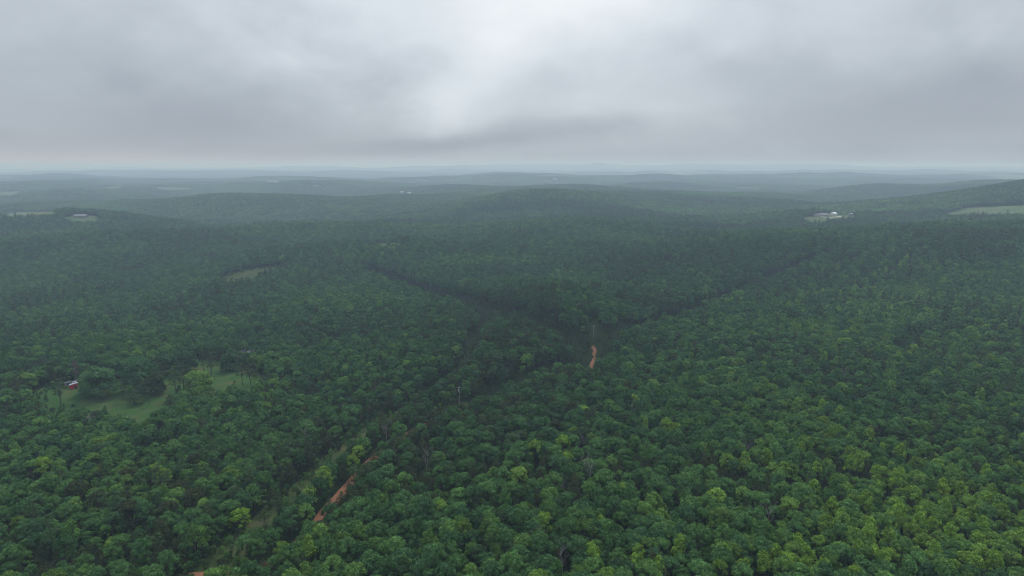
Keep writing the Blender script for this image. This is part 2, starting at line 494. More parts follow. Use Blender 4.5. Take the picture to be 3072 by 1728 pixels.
clear_px = [(105, 1180), (135, 1158), (205, 1158), (300, 1138), (340, 1124), (395, 1118), (480, 1110), (560, 1085), (590, 1078), (700, 1096), (775, 1120), (800, 1150),
            (775, 1192), (680, 1206), (570, 1226), (450, 1285), (400, 1290), (270, 1268), (170, 1262), (90, 1230)]
sheet('lawn', W(clear_px), M_LAWN, 'green mown clearing around the two red sheds, scattered with tall pines', 'lawn', .10, 4.0)
sheet('meadow', WF([(645, 836), (690, 820), (760, 806), (860, 797), (890, 800), (860, 812), (790, 826), (730, 846), (690, 858)]), M_ROUGH,
      'thin strip of rough meadow in the wood beyond the clearing', 'meadow', .10, 6.0)
sheet('lawn', WF([(195, 652), (235, 646), (290, 648), (300, 662), (250, 668), (205, 664)], 6.0), M_PASTURE,
      'pale lawn below the low house on the wooded hilltop', 'lawn', .15, 8.0)
sheet('field', WF([(20, 640), (60, 637), (150, 636), (165, 643), (90, 647), (20, 649)], 9.0), M_PASTURE, 'narrow pale field beside the wooded hilltop with the house', 'field', .2, 14.0)
sheet('field', WF([(2820, 634), (2900, 624), (3000, 619), (3110, 616), (3110, 640), (2960, 642), (2840, 644)], 9.0), M_PASTURE,
      'pale sloping pasture at the foot of the high wooded hill', 'field', .2, 12.0)
sheet('farmyard', WF([(2405, 668), (2415, 652), (2460, 649), (2558, 647), (2570, 663), (2520, 668), (2482, 669), (2462, 676), (2415, 677)], 4.0), M_PASTURE,
      'pale grass yard in front of the long grey farm building', 'farmyard', .15, 8.0)
sheet('field', WF([(2690, 676), (2715, 671), (2760, 672), (2765, 680), (2700, 684)]), M_PASTURE, 'small pale glade below the farm', 'field', .15, 8.0)
sheet('meadow', WF([(1070, 735), (1130, 727), (1200, 729), (1240, 735), (1200, 741), (1100, 742)]), M_ROUGH, 'faint yellowish glade at the foot of the central ridge', 'meadow', .15, 8.0)
ribbon('farm_track', W([(2463, 650), (2475, 653), (2490, 654), (2505, 651), (2520, 649)]), 3.5, M_TAN, 'pale curved track between the farm buildings', 'track', .3)
ribbon('farm_track', W([(2525, 649), (2511, 653), (2512, 656), (2522, 659)]), 3.5, M_TAN, 'pale hooked track below the open-sided shed', 'track', .3)

# far fields between 2 and 9 km
FAR_FIELDS = [WF(p, 6.0) for p in (
    [(0, 578), (55, 573), (58, 582), (0, 590)], [(190, 571), (250, 568), (310, 564), (370, 558), (370, 563), (300, 570), (200, 575)],
    [(455, 562), (580, 563), (575, 568), (480, 569)], [(930, 552), (960, 556), (958, 560), (935, 556)], [(1250, 536), (1290, 540), (1285, 543), (1255, 540)],
    [(1330, 536), (1360, 537), (1360, 540), (1330, 539)], [(1440, 543), (1500, 544), (1500, 547), (1440, 546)], [(60, 545), (80, 543), (80, 548), (60, 549)],
    [(2210, 562), (2260, 560), (2250, 565), (2212, 566)], [(800, 541), (840, 542), (838, 549), (800, 548)], [(1630, 541), (1660, 542), (1660, 545), (1630, 545)])]
for i, p in enumerate(FAR_FIELDS):
    d = math.hypot(*p[0])
    if d < 5200:
        sheet('field', p, M_PASTURE, 'hazy pale field between far woods, %d percent across the photo' % round(project(p[0][0], p[0][1], 0)[0] / 30.72), 'field', .4, 40.0)

road_near = W([(597, 1728), (735, 1724)])
CUTS = [(cutA, 8.3), (cutF, 5.6), (cutB, 4.4), (cutC_top, 6.4), (cutC, 5.0), (cutD, 1.6), (W([(735, 1613), (628, 1724), (540, 1820)]), 7.0), (W([(1183, 1245), (1082, 1310)]), 5.4),
        (W([(1008, 1500), (975, 1540)]), 2.9), (cutE, 3.3), (road_near, 5.0), (W([(362, 1640), (380, 1610)]), 3.0), (W([(2390, 850), (2420, 835)]), 3.5), (W([(480, 1380), (515, 1355)]), 2.5),
        (W([(2748, 1010), (2700, 1062)]), 5.0)]
ribbon('grass_strip', W(PIX_C), 12, M_ROUGH,
       'open strip of rough grass running diagonally between the trees beside the dirt road', 'grass strip', .06)
ribbon('dirt_road', W(PIX_D), 4.2, M_DIRT, 'orange dirt road glimpsed between trees along the grass strip', 'dirt road', .16)
ribbon('dirt_road', W([(1776, 1040), (1787, 1052), (1779, 1066), (1783, 1080), (1772, 1095), (1771, 1120), (1765, 1140)]), 2.1, M_DIRT,
       'orange dirt track climbing straight through the wood near the far utility pole', 'dirt track', .14)
ribbon('bare_ground', W([(365, 1638), (382, 1606)]), 2.5, M_DIRT, 'small patch of bare orange earth under the dark cedars', 'bare earth', .12)
ribbon('bare_ground', W([(2385, 853), (2425, 832)]), 6, M_DIRT, 'far speck of bare orange earth on the slope below the farm', 'bare earth', .12)
ribbon('bare_ground', W([(480, 1380), (515, 1355)]), 4, M_DIRT, 'tiny patch of bare orange earth below the clearing', 'bare earth', .12)

# ------------------------------------------------------------------ tree shapes
rs = np.random.RandomState(7)


def leaf_quads(P, N, size, r):
    """one rhombus per leaf clump, centre P, normal N"""
    n = len(P)
    a = np.cross(N, r.normal(size=(n, 3))); a /= np.linalg.norm(a, axis=1)[:, None] + 1e-9
    b = np.cross(N, a)
    s = size * r.uniform(.65, 1.35, n)[:, None]; w = r.uniform(.45, .8, n)[:, None]
    V = np.stack((P + a * s, P + b * s * w + N * s * .12, P - a * s, P - b * s * w - N * s * .12), 1).reshape(-1, 3)
    return V, np.arange(4 * n).reshape(-1, 4)


def lobes_round(r, n, rad, h0, h1):
    """lobe centres over a domed, slightly irregular crown; unit: metres"""
    out = []
    ox, oy = r.uniform(-.2, .2, 2) * rad
    for i in range(n):
        q = (i + .5) / n; a = i * 2.39996 + r.uniform(-.4, .4)
        k = math.sqrt(q) * rad * .78 * r.uniform(.85, 1.12)
        top = h0 + (h1 - h0) * math.sqrt(max(0., 1 - (k / (rad * 1.02)) ** 2)) * r.uniform(.86, 1.08)
        out.append((ox + k * math.cos(a), oy + k * math.sin(a), top - .18 * rad, rad * r.uniform(.22, .36)))
    for i in range(n * 2 // 3):     # lower ring
        a = r.uniform(0, 6.283); k = rad * r.uniform(.6, .95)
        out.append((ox + k * math.cos(a), oy + k * math.sin(a), h0 + (h1 - h0) * r.uniform(-.35, .35), rad * r.uniform(.2, .32)))
    return out


def lobes_upright(r, n, rad, h0, h1):
    out = []
    for i in range(n):
        q = i / (n - 1); a = i * 2.39996 + r.uniform(-.5, .5)
        k = rad * (1 - .9 * q ** 3) * r.uniform(.35, .85)
        out.append((k * math.cos(a), k * math.sin(a), h0 + (h1 - h0) * (q ** .8) - .1 * rad, rad * (.38 - .10 * q) * r.uniform(.75, 1.2)))
    return out


def crown_mesh(r, lobes, per, size, flat=.78, up=.35, bias=-.35):
    Ps, Ns, lv = [], [], []
    for (x, y, z, rad) in lobes:
        n = max(6, int(per * (rad / 1.5) ** 2))
        d = r.normal(size=(n * 2, 3)); d /= np.linalg.norm(d, axis=1)[:, None]
        d = d[d[:, 2] > bias * r.uniform(.2, 1.8, len(d))][:n]
        k = rad * r.uniform(.72, 1.08, len(d))[:, None]
        P = np.array((x, y, z)) + d * k * np.array((1, 1, flat))
        N = d + r.normal(size=d.shape) * .34; N[:, 2] += up; N /= np.linalg.norm(N, axis=1)[:, None]
        Ps.append(P); Ns.append(N)
        lv.append(np.full(len(d), r.uniform(-.2, .2)) + r.uniform(-.3, .3, len(d)))
    P, N, lv = np.vstack(Ps), np.vstack(Ns), np.concatenate(lv)
    V, F = leaf_quads(P, N, size, r)
    return V, F, lv


def trunk_geo(r, lobes, h0, base=.28, limbs=5, tip=None):
    g = Geo(); rr = random.Random(int(r.randint(1e6)))
    top = tip or h0 + 1.5
    bend = [rr.uniform(-.35, .35) for _ in range(4)]
    g.tube([(0, 0, -.6), (0, 0, .4), (bend[0] * .4, bend[1] * .4, h0 * .5), (bend[0], bend[1], h0), (bend[2] * 1.4, bend[3] * 1.4, top)],
           [base * 1.35, base, base * .8, base * .62, base * .25], 6)
    for L in sorted(lobes, key=lambda q: -q[3])[:limbs]:
        s = rr.uniform(.45, .9) * h0
        g.tube([(bend[0] * .7, bend[1] * .7, s), (L[0] * .45, L[1] * .45, s + (L[2] - s) * .55), (L[0] * .95, L[1] * .95, L[2])], [base * .42, base * .26, base * .1], 4)
    return g


def juniper(r, rad, h):
    out = []; n = 11
    for i in range(n):
        q = i / (n - 1); a = i * 2.39996; k = rad * .55 * (1 - q) ** .6
        out.append((k * math.cos(a), k * math.sin(a), h * (.22 + .72 * q), rad * (.55 - .33 * q)))
    return out


def pine_lobes(r, rad, h0, h1):
    out = []; n = 13
    for i in range(n):
        q = i / (n - 1); a = r.uniform(0, 6.283)
        k = rad * (.85 - .6 * q) * r.uniform(.55, 1.0)
        out.append((k * math.cos(a), k * math.sin(a), h0 + (h1 - h0) * q, rad * (.42 - .14 * q) * r.uniform(.8, 1.2)))
    out.append((0, 0, h1, rad * .3))
    return out


# each form: crown V/F/lv and trunk Geo, at full and reduced detail.  kinds: oak, poplar, cedar, pine
FORMS = []


def add_form(kind, seed):
    r = np.random.RandomState(seed)
    if kind == 'oak':
        rad = r.uniform(3.0, 3.8); h1 = r.uniform(9.6, 11.6); h0 = h1 - r.uniform(4.6, 5.6)
        L = lobes_round(r, 18, rad, h0, h1); tr = trunk_geo(r, L, h0 - 1.5, .26)
        args = dict(flat=.95, up=.12)
        per, size, per1, size1 = 190, .27, 40, .58
    elif kind == 'poplar':
        rad = r.uniform(2.7, 3.3); h1 = r.uniform(11, 12.6); h0 = h1 - 6.2
        L = lobes_upright(r, 17, rad, h0, h1); tr = trunk_geo(r, L, h0, .22, tip=h1 - 2)
        args = dict(flat=1.15, up=.05); per, size, per1, size1 = 170, .29, 40, .6
    elif kind == 'open_oak':
        rad = r.uniform(4.2, 4.8); h1 = r.uniform(10.0, 11.2); h0 = 4.5
        L = lobes_round(r, 20, rad, h0, h1)
        for i in range(22):
            a = i * 2.39996; k = rad * r.uniform(.62, .9)
            L.append((k * math.cos(a), k * math.sin(a), 1.6 + 4.2 * (i % 11) / 10, rad * r.uniform(.22, .34)))
        tr = trunk_geo(r, L, 3.5, .32)
        args = dict(flat=.95, up=.12); per, size, per1, size1 = 150, .30, 30, .6
    elif kind == 'cedar':
        rad = r.uniform(2.2, 2.8); h1 = r.uniform(8, 9.8); h0 = 2.2
        L = juniper(r, rad, h1); tr = trunk_geo(r, L, h0, .2, 2, tip=h1 * .8)
        args = dict(flat=1.1, up=.15, bias=-.7); per, size, per1, size1 = 170, .22, 40, .5
    else:
        rad = r.uniform(3.0, 3.6); h1 = r.uniform(14.5, 16.5); h0 = h1 * .48
        L = pine_lobes(r, rad, h0, h1); tr = trunk_geo(r, L, h0, .24, 8, tip=h1 - .5)
        args = dict(flat=.5, up=.5, bias=-.3); per, size, per1, size1 = 85, .30, 20, .7
    full = crown_mesh(r, L, per, size, **args)
    mids = crown_mesh(r, [l for l in L], per1, size1, **args)
    FORMS.append(dict(kind=kind, full=full, mid=mids, trunk=tr, h=h1, rad=rad, lobes=L))


for s in range(9): add_form('oak', 11 + s)
for s in range(3): add_form('poplar', 31 + s)
for s in range(3): add_form('cedar', 51 + s)
for s in range(3): add_form('pine', 71 + s)
for s in range(3): add_form('open_oak', 91 + s)
KIND_IDX = {k: [i for i, f in enumerate(FORMS) if f['kind'] == k] for k in ('oak', 'poplar', 'cedar', 'pine', 'open_oak')}

lib_full = bpy.data.collections.new('tree_forms_full'); lib_mid = bpy.data.collections.new('tree_forms_mid')
for i, f in enumerate(FORMS):
    V, F, lv = f['full']
    f['crown_me'] = mesh_obj('crown', V, F, M_LEAF, attrs={'lv': ('FACE', lv)}, link=False).data
    f['trunk_me'] = mesh_obj('trunk', f['trunk'].v, f['trunk'].f, M_BARK, smooth=True, link=False).data
    for key, lib in (('full', lib_full), ('mid', lib_mid)):
        V, F, lv = f[key]
        tv, tf = f['trunk'].v, f['trunk'].f
        if key == 'mid': tv, tf = tv[:30], [q for q in tf if max(q) < 30]
        allv = V.tolist() + list(tv); b = len(V)
        allf = F.tolist() + [tuple(b + k for k in q) for q in tf]
        o = mesh_obj('tree_form_%s_%02d' % (key, i), allv, allf, [M_LEAF, M_BARK], link=False,
                     attrs={'lv': ('FACE', list(lv) + [0] * len(tf))}, mat_idx=[0] * len(F) + [1] * len(tf))
        lib.objects.link(o)

# patches of far wood: some 20 crowns each, few leaves per crown
lib_patch = bpy.data.collections.new('wood_patches')
for s in range(6):
    r = np.random.RandomState(200 + s); Vs, Fs, lvs, dts = [], [], [], []; b = 0
    pts = []
    while len(pts) < 44:
        p = r.uniform(-19, 19, 2)
        if all(np.hypot(*(p - q)) > 3.9 for q in pts): pts.append(p)
    for p in pts:
        rad = r.uniform(2.7, 4.0); h1 = r.uniform(8, 12); L = lobes_round(r, 3, rad, h1 - 4, h1)
        L = [(a + p[0], c + p[1], z, q * 1.45) for a, c, z, q in L]
        V, F, lv = crown_mesh(r, L, 8, 1.15)
        Vs.append(V); Fs.append(F + b); b += len(V); lvs.append(lv + r.uniform(-.18, .18)); dts.append(np.full(len(F), r.normal() * .09))
    o = mesh_obj('wood_patch_%02d' % s, np.vstack(Vs), np.vstack(Fs), M_LEAF, link=False,
                 attrs={'lv': ('FACE', np.concatenate(lvs)), 'dt': ('FACE', np.concatenate(dts))})
    lib_patch.objects.link(o)


def scatter_group(name, lib):
    ng = bpy.data.node_groups.new(name, 'GeometryNodeTree')
    ng.interface.new_socket('Geometry', in_out='INPUT', socket_type='NodeSocketGeometry')
    ng.interface.new_socket('Geometry', in_out='OUTPUT', socket_type='NodeSocketGeometry')
    N = ng.nodes; L = ng.links
    gi, go = N.new('NodeGroupInput'), N.new('NodeGroupOutput')
    ci = N.new('GeometryNodeCollectionInfo'); ci.inputs['Collection'].default_value = lib
    ci.inputs['Separate Children'].default_value = True; ci.inputs['Reset Children'].default_value = True
    ip = N.new('GeometryNodeInstanceOnPoints'); ip.inputs['Pick Instance'].default_value = True
    def att(nm, ty):
        a = N.new('GeometryNodeInputNamedAttribute'); a.data_type = ty; a.inputs['Name'].default_value = nm
        return next(s for s in a.outputs if s.enabled and s.name == 'Attribute')
    L.new(gi.outputs[0], ip.inputs['Points']); L.new(ci.outputs[0], ip.inputs['Instance'])
    L.new(att('form', 'INT'), ip.inputs['Instance Index']); L.new(att('size', 'FLOAT_VECTOR'), ip.inputs['Scale'])
    L.new(att('turn', 'FLOAT_VECTOR'), ip.inputs['Rotation'])
    L.new(ip.outputs[0], go.inputs[0])
    return ng


def scatter(name, lib, P, form, size, turn, tint, lum, label, cat):
    me = bpy.data.meshes.new(name); n = len(P)
    me.vertices.add(n); me.vertices.foreach_set('co', np.asarray(P, np.float32).ravel())
    a = me.attributes.new('form', 'INT', 'POINT'); a.data.foreach_set('value', np.asarray(form, np.int32))
    for nm, arr in (('size', size), ('turn', turn)):
        a = me.attributes.new(nm, 'FLOAT_VECTOR', 'POINT'); a.data.foreach_set('vector', np.asarray(arr, np.float32).ravel())
    for nm, arr in (('tint', tint), ('lum', lum)):
        a = me.attributes.new(nm, 'FLOAT', 'POINT'); a.data.foreach_set('value', np.asarray(arr, np.float32))
    o = bpy.data.objects.new(name, me); col.objects.link(o)
    md = o.modifiers.new('scatter', 'NODES'); md.node_group = scatter_group(name, lib)
    tag(o, label, cat, kind='stuff')
    return o


# ------------------------------------------------------------------ where the trees stand
def blocked(x, y, margin=0.0):
    b = np.zeros(np.shape(x), bool)
    for p in FIELDS:
        b |= inside(x, y, p)
        if margin: b |= dist_line(x, y, list(p) + [p[0]]) < margin
    for pts, w in CUTS: b |= dist_line(x, y, pts) < w + margin * .6
    return b


# notable trees, by where their crowns stand in the photograph: (u, v, kind, tint)
NOTED = []


def note(kind, tint, zoom, ox, oy, pts, size=1.0):
    for (a, b) in pts: NOTED.append((ox + a / zoom, oy + b / zoom, kind, tint, size))


note('poplar', .82, 2.744, 2200, 1200, [(530, 40), (725, 60), (870, 120), (1120, 300), (1220, 390), (1380, 430), (1370, 620), (680, 570), (410, 580), (960, 560), (1180, 600),
     (270, 470), (560, 410), (660, 770), (1180, 780), (815, 880), (1080, 890), (2080, 610), (1870, 760), (2120, 770), (1740, 860), (1950, 950), (2200, 930), (1540, 940),
     (1380, 960), (890, 960), (750, 1060), (1530, 1040), (1650, 1030), (1790, 1090), (2050, 1050), (1100, 1150), (1290, 1180), (530, 1190), (1650, 1270), (2040, 1180),
     (2360, 1150), (610, 1270), (250, 1340), (90, 1390), (350, 1250), (1820, 1380), (2020, 1390), (760, 1400), (2160, 1370), (1240, 1340), (1320, 700)])
note('oak', .80, 2.744, 2200, 1200, [(1330, 850), (900, 1240), (1450, 800), (1120, 1250), (1290, 1290), (2050, 1290), (1900, 1300), (480, 1300), (1000, 1400)])
note('cedar', .10, 2.744, 2200, 1200, [(700, 440), (860, 480), (1000, 660), (830, 800), (70, 640), (200, 700), (780, 700), (1400, 1400), (560, 900)])
note('poplar', .82, 2.744, 1400, 1200, [(1740, 240), (1470, 210), (1100, 1000), (1580, 1370), (1380, 1370), (1410, 1290), (1750, 1230), (1950, 1090), (2120, 1280), (2250, 1370), (2290, 500)])
note('oak', .76, 2.744, 1400, 1200, [(1650, 210), (840, 480), (960, 90), (800, 330), (1000, 1240), (660, 1000), (2080, 960)])
note('cedar', .12, 2.744, 1400, 1200, [(580, 760), (1030, 490), (1210, 590), (1440, 500), (1850, 520), (540, 600), (700, 620), (1480, 1370), (150, 1180), (850, 1120), (760, 1230),
     (1130, 560), (400, 500), (1560, 560), (2120, 560), (2030, 480), (60, 880), (1020, 1130), (900, 700), (1640, 1400), (620, 500), (240, 480), (1260, 480), (930, 1050), (480, 700)])
note('oak', .22, 2.744, 1400, 1200, [(380, 1220), (100, 1240), (1500, 800)])
note('oak', .80, 2.744, 0, 1200, [(1360, 640), (350, 540), (1960, 940)], 1.1)
note('oak', .12, 2.744, 0, 1200, [(790, 850), (1090, 900), (1320, 1020), (1370, 920), (660, 760), (500, 620), (1490, 720), (1600, 820), (1050, 620)], 1.05)
note('cedar', .08, 2.744, 0, 1200, [(850, 770), (930, 850), (1250, 900), (1300, 1090), (2100, 160), (2230, 720), (30, 900), (40, 1010), (460, 900), (250, 600), (2060, 380)])
note('oak', .76, 2.576, 500, 1200, [(1100, 700), (1440, 470), (2110, 830), (1230, 590), (1480, 380)], 1.0)
note('oak', .72, 2.34, 1000, 700, [(2240, 750), (2040, 810), (1350, 200), (2100, 1160), (2350, 1360), (1350, 190), (700, 870)], .9)
note('cedar', .12, 2.34, 1000, 700, [(1000, 1180), (1340, 1190), (1800, 1220), (1400, 1190), (340, 1230), (820, 1250)])
note('poplar', .78, 2.403, 2000, 720, [(1080, 440), (1200, 450), (980, 520), (1160, 500), (930, 600), (960, 640), (1080, 670), (1300, 670), (1500, 250), (1640, 80), (1730, 130), (1360, 340),
     (1250, 380), (1580, 210), (470, 440), (540, 450), (630, 470), (1240, 510), (1680, 190), (780, 560), (1440, 300)], .95)
note('oak', .70, 2.403, 2000, 720, [(1780, 780), (1680, 900), (2240, 940), (2080, 690), (1540, 480), (640, 700), (1110, 790), (460, 980), (1240, 200)], .95)
DEAD_PX = [(2200 + 120 / 2.744, 1200 + 350 / 2.744, .8, 'small bare grey tree among green oaks'), (2200 + 290 / 2.744, 1200 + 950 / 2.744, 1.0, 'bare grey-brown tree with upright twigs below the bright green poplars'),
           (1400 + 960 / 2.744, 1200 + 330 / 2.744, .8, 'bare pale tree with forked limbs in the dark cedar stand'), (1400 + 1020 / 2.744, 1200 + 580 / 2.744, 1.25, 'widest bare grey tree, fanning out above the dark cedars'),
           (1400 + 780 / 2.744, 1200 + 650 / 2.744, .8, 'low bare grey tree beside the widest dead tree'), (1400 + 790 / 2.744, 1200 + 1300 / 2.744, 1.0, 'bare pale grey tree low at the bottom edge of the photo'),
           (1400 + 330 / 2.744, 1200 + 210 / 2.744, .8, 'bare greyish tree above the green oaks of the middle'), (1400 + 1350 / 2.744, 1200 + 40 / 2.744, .9, 'thin bare tree on the middle slope above the cedars'),
           (1400 + 2310 / 2.744, 1200 + 350 / 2.744, .8, 'bare purplish tree at the start of the bright green trees'), (1400 + 410 / 2.744, 1200 + 330 / 2.744, .9, 'half-hidden bare tree with spreading purple-grey twigs'),
           (740 / 2.744, 1200 + 150 / 2.744, .8, 'pale forked snag just below the clearing'), (1500 / 2.744, 1200 + 380 / 2.744, .75, 'slim bare grey tree in the wood under the clearing'),
           (500 + 1095 / 2.576, 1200 + 280 / 2.576, 1.15, 'broad bare grey tree short of the grass strip'), (500 + 2010 / 2.576, 1200 + 450 / 2.576, 1.0, 'bare whitish tree beyond the dirt road'),
           (500 + 1700 / 2.576, 1200 + 230 / 2.576, .9, 'bare grey tree between the grass strip and the dirt road'), (1000 + 1350 / 2.34, 700 + 1030 / 2.34, .9, 'bare grey tree in the dense wood above the near utility pole'),
           (1000 + 290 / 2.34, 700 + 1090 / 2.34, .9, 'bare grey tree left of the near utility pole'), (2000 + 1285 / 2.403, 720 + 950 / 2.403, .9, 'bare reddish-grey tree high on the slope of bright trees')]


def kind_fields(x, y, r):
    """kind, tint and brightness of an ordinary tree at x, y"""
    n = len(x); u, v = project(x, y, H(x, y) + 9)
    dd = sstep(250, 800, np.hypot(x, y))
    t = .40 - .05 * dd + (vnoise(x, y, 60, 11) - .5) * .16 + (vnoise(x, y, 190, 12) - .5) * .22 + r.normal(size=n) * (.095 - .04 * dd)
    bright = np.exp(-(((u - 2750) / 420) ** 2 + ((v - 1560) / 190) ** 2)) + .45 * np.exp(-(((u - 2480) / 240) ** 2 + ((v - 950) / 130) ** 2)) \
        + .25 * np.exp(-(((u - 1250) / 500) ** 2 + ((v - 760) / 60) ** 2))
    yel = r.uniform(size=n) < .42 * bright
    t = t + .17 * bright + yel * .16 + (r.uniform(size=n) < .03 - .025 * dd) * .14
    cedar = r.uniform(size=n) < np.clip((vnoise(x, y, 60, 21) - .45) * 1.9, 0, .6) * (1 - sstep(300, 1400, y)) * (1 - .8 * np.clip(bright, 0, 1)) + .03
    pine = (~cedar) & (r.uniform(size=n) < np.clip((vnoise(x, y, 120, 22) - .6) * 1.2, 0, .22))
    t = np.where(cedar, .12 + r.uniform(-.06, .08, n), np.where(pine, .22 + r.uniform(-.06, .06, n), t))
    pop = (~cedar) & (~pine) & ((yel & (r.uniform(size=n) < .4)) | (r.uniform(size=n) < .06 - .04 * dd))
    kind = np.where(cedar, 2, np.where(pine, 3, np.where(pop, 1, 0)))
    lum = r.uniform(-.22, .20, n) + (vnoise(x, y, 260, 31) - .5) * .3
    return kind, np.clip(t, 0.02, 1), lum


def hexgrid(sp, rmin, rmax, azmax, r, jit):
    ys = np.arange(40, rmax, sp * .866); P = []
    for i, yy in enumerate(ys):
        m = min(yy * math.tan(azmax) + 60, rmax)
        xs = np.arange(-m, m, sp) + (i % 2) * sp * .5
        P.append(np.stack((xs, np.full(len(xs), yy)), 1))
    P = np.vstack(P); P += r.uniform(-jit, jit, P.shape) * sp
    d = np.hypot(P[:, 0], P[:, 1])
    return P[(d >= rmin) & (d < rmax)]


R_FULL, R_MID, R_PATCH = 560.0, 1560.0, 5600.0
base = hexgrid(3.95, 70, R_MID, R(45), rs, .36)
keep = ~blocked(base[:, 0], base[:, 1], 2.0)
base = base[keep]
base = base[rs.uniform(size=len(base)) > .05]
# clear room for the noted trees
noted_xy = []
for (u, v, k, t, s) in NOTED:
    x, y = hit(u, v, 6.8); noted_xy.append((x, y))
dead_xy = [hit(u, v, 6.5) for (u, v, *_r) in DEAD_PX]
ok = np.ones(len(base), bool)
for (x, y) in noted_xy: ok &= np.hypot(base[:, 0] - x, base[:, 1] - y) > 2.9
for (x, y) in dead_xy:   # leave the dead crowns visible: nothing close in front of them
    dx, dy = base[:, 0] - x, base[:, 1] - y
    ok &= ~((np.hypot(dx, dy) < 2.8) | ((np.abs(dx) < 2.6) & (dy < 0) & (dy > -6)))
base = base[ok]
kind, tint, lum = kind_fields(base[:, 0], base[:, 1], rs)
size = .83 * rs.uniform(.6, 1.22, len(base)) * (1 + (vnoise(base[:, 0], base[:, 1], 90, 41) - .5) * .2)
size *= np.where(np.hypot(base[:, 0], base[:, 1]) > R_FULL, 1.03, 1.0)
kn = {'oak': 0, 'poplar': 1, 'cedar': 2, 'pine': 3}
base = np.vstack((base, np.array(noted_xy)))
kind = np.concatenate((kind, [kn[q[2]] for q in NOTED])); size = np.concatenate((size, [.86 * q[4] * rs.uniform(.92, 1.1) for q in NOTED]))
tint = np.concatenate((tint, [q[3] + rs.uniform(-.05, .05) for q in NOTED])); lum = np.concatenate((lum, rs.uniform(-.1, .1, len(NOTED))))
names = ['oak', 'poplar', 'cedar', 'pine']
form = np.array([KIND_IDX[names[k]][int(q * len(KIND_IDX[names[k]]))] for k, q in zip(kind, rs.uniform(0, .999, len(kind)))])
turn = rs.uniform(0, 6.283, len(base)); zb = H(base[:, 0], base[:, 1]) - .15
asp = rs.uniform(.88, 1.14, len(base)); hs = size * rs.uniform(.88, 1.12, len(base))
dist = np.sqrt(base[:, 0] ** 2 + base[:, 1] ** 2 + (CAM_Z - 10 - zb) ** 2)

# the 300 trees that show largest are objects of their own
tu, tv = project(base[:, 0], base[:, 1], zb + 9)
show = np.where((tu > -25) & (tu < 3097) & (tv > 300) & (tv < 1765), (size * np.where(kind == 0, 1.0, .85) / dist), 0)
near_ids = np.argsort(-show)[:300]
is_near = np.zeros(len(base), bool); is_near[near_ids] = True


def hue_words(k, t):
    if k == 'cedar': return 'dark brownish-green cedar'
    if k == 'pine': return 'dull dark green pine'
    kindw = 'upright tree' if k == 'poplar' else 'round-crowned oak'
    w = 'bright yellow-green' if t > .78 else 'fresh light green' if t > .6 else 'mid green' if t > .44 else 'deep bluish-green' if t > .28 else 'dark olive-brown'
    return w + ' ' + kindw


NAME = {'oak': 'oak_tree', 'poplar': 'poplar_tree', 'cedar': 'cedar_tree', 'pine': 'pine_tree', 'open_oak': 'oak_tree'}
GROUP = {'oak': 'oaks of the closed canopy below the drone', 'poplar': 'upright trees standing out of the canopy', 'cedar': 'dark cedars among the oaks', 'pine': 'pines among the oaks'}


def single_tree(f, x, y, sx, sz, rz, t, l, label, name=None, cat='tree', group=None, mats=None, z=None):
    o = empty(name or NAME[f['kind']], x, y, rz, z); o.scale = (sx, sx, sz)
    for nm, me in (('trunk', f['trunk_me']), ('crown', f['crown_me'])):
        c = bpy.data.objects.new(nm, me); col.objects.link(c); c.parent = o
        c['tint'] = float(t); c['lum'] = float(l)
    return tag(o, label, cat, group)


ONES = 'zero one two three four five six seven eight nine ten eleven twelve thirteen fourteen fifteen sixteen seventeen eighteen nineteen'.split()
TENS = '_ _ twenty thirty forty fifty sixty seventy eighty ninety'.split()


def spoken(q):
    n = int(round(q * 2)) ; h = n % 2; n //= 2
    w = ONES[n] if n < 20 else 'one hundred' if n >= 100 else TENS[n // 10] + ('-' + ONES[n % 10] if n % 10 else '')
    return w + (' and a half' if h else '')


near_labels = {}
for i in near_ids:
    f = FORMS[form[i]]
    a, b = min(max(tu[i] / 30.72, 0), 100), max((1728 - tv[i]) / 17.28, 0)
    near_labels.setdefault('%s %s percent across and %s percent up the photo' % (hue_words(f['kind'], tint[i]), spoken(round(a)), spoken(round(b))), []).append(i)
for lab, ids in near_labels.items():
    ids.sort(key=lambda q: size[q])
    for k, i in enumerate(ids):
        pre = '' if len(ids) == 1 else ('smaller ' if k == 0 else 'larger ' if k == 1 else 'broadest ')
        single_tree(FORMS[form[i]], base[i, 0], base[i, 1], size[i] * asp[i], hs[i], turn[i], tint[i], lum[i], pre + lab, group=GROUP[FORMS[form[i]]['kind']], z=float(zb[i]))

# bushes and saplings on the open strips, in the gaps and along the field margins
bp = hexgrid(2.6, 120, 1200, R(42), rs, .4)
inf = np.zeros(len(bp), bool); edge = np.zeros(len(bp), bool); road = np.zeros(len(bp), bool); cutm = np.zeros(len(bp), bool)
for p in FIELDS:
    di = inside(bp[:, 0], bp[:, 1], p); inf |= di
    edge |= di & (dist_line(bp[:, 0], bp[:, 1], list(p) + [p[0]]) < 7)
for pts, w in CUTS: cutm |= dist_line(bp[:, 0], bp[:, 1], pts) < w + 1.5
for pts, w in ((cutD, 2.6), (cutE, 2.2), (road_near, 3.0)): road |= dist_line(bp[:, 0], bp[:, 1], pts) < w
grs = dist_line(bp[:, 0], bp[:, 1], cutC) < 3.2
un = rs.uniform(size=len(bp))
sel = ~road & ((cutm & ~grs & (un < .9)) | (grs & ~inf & (un < .3)) | (edge & (un < .45)) | (inf & (un < .006)))
sel &= ~(inf & (bp[:, 1] > 1000))
bp = bp[sel]; nb = len(bp)
wide = np.zeros(nb, bool)
for pts in (cutA, cutF, cutC_top, cutB): wide |= dist_line(bp[:, 0], bp[:, 1], pts) < 15
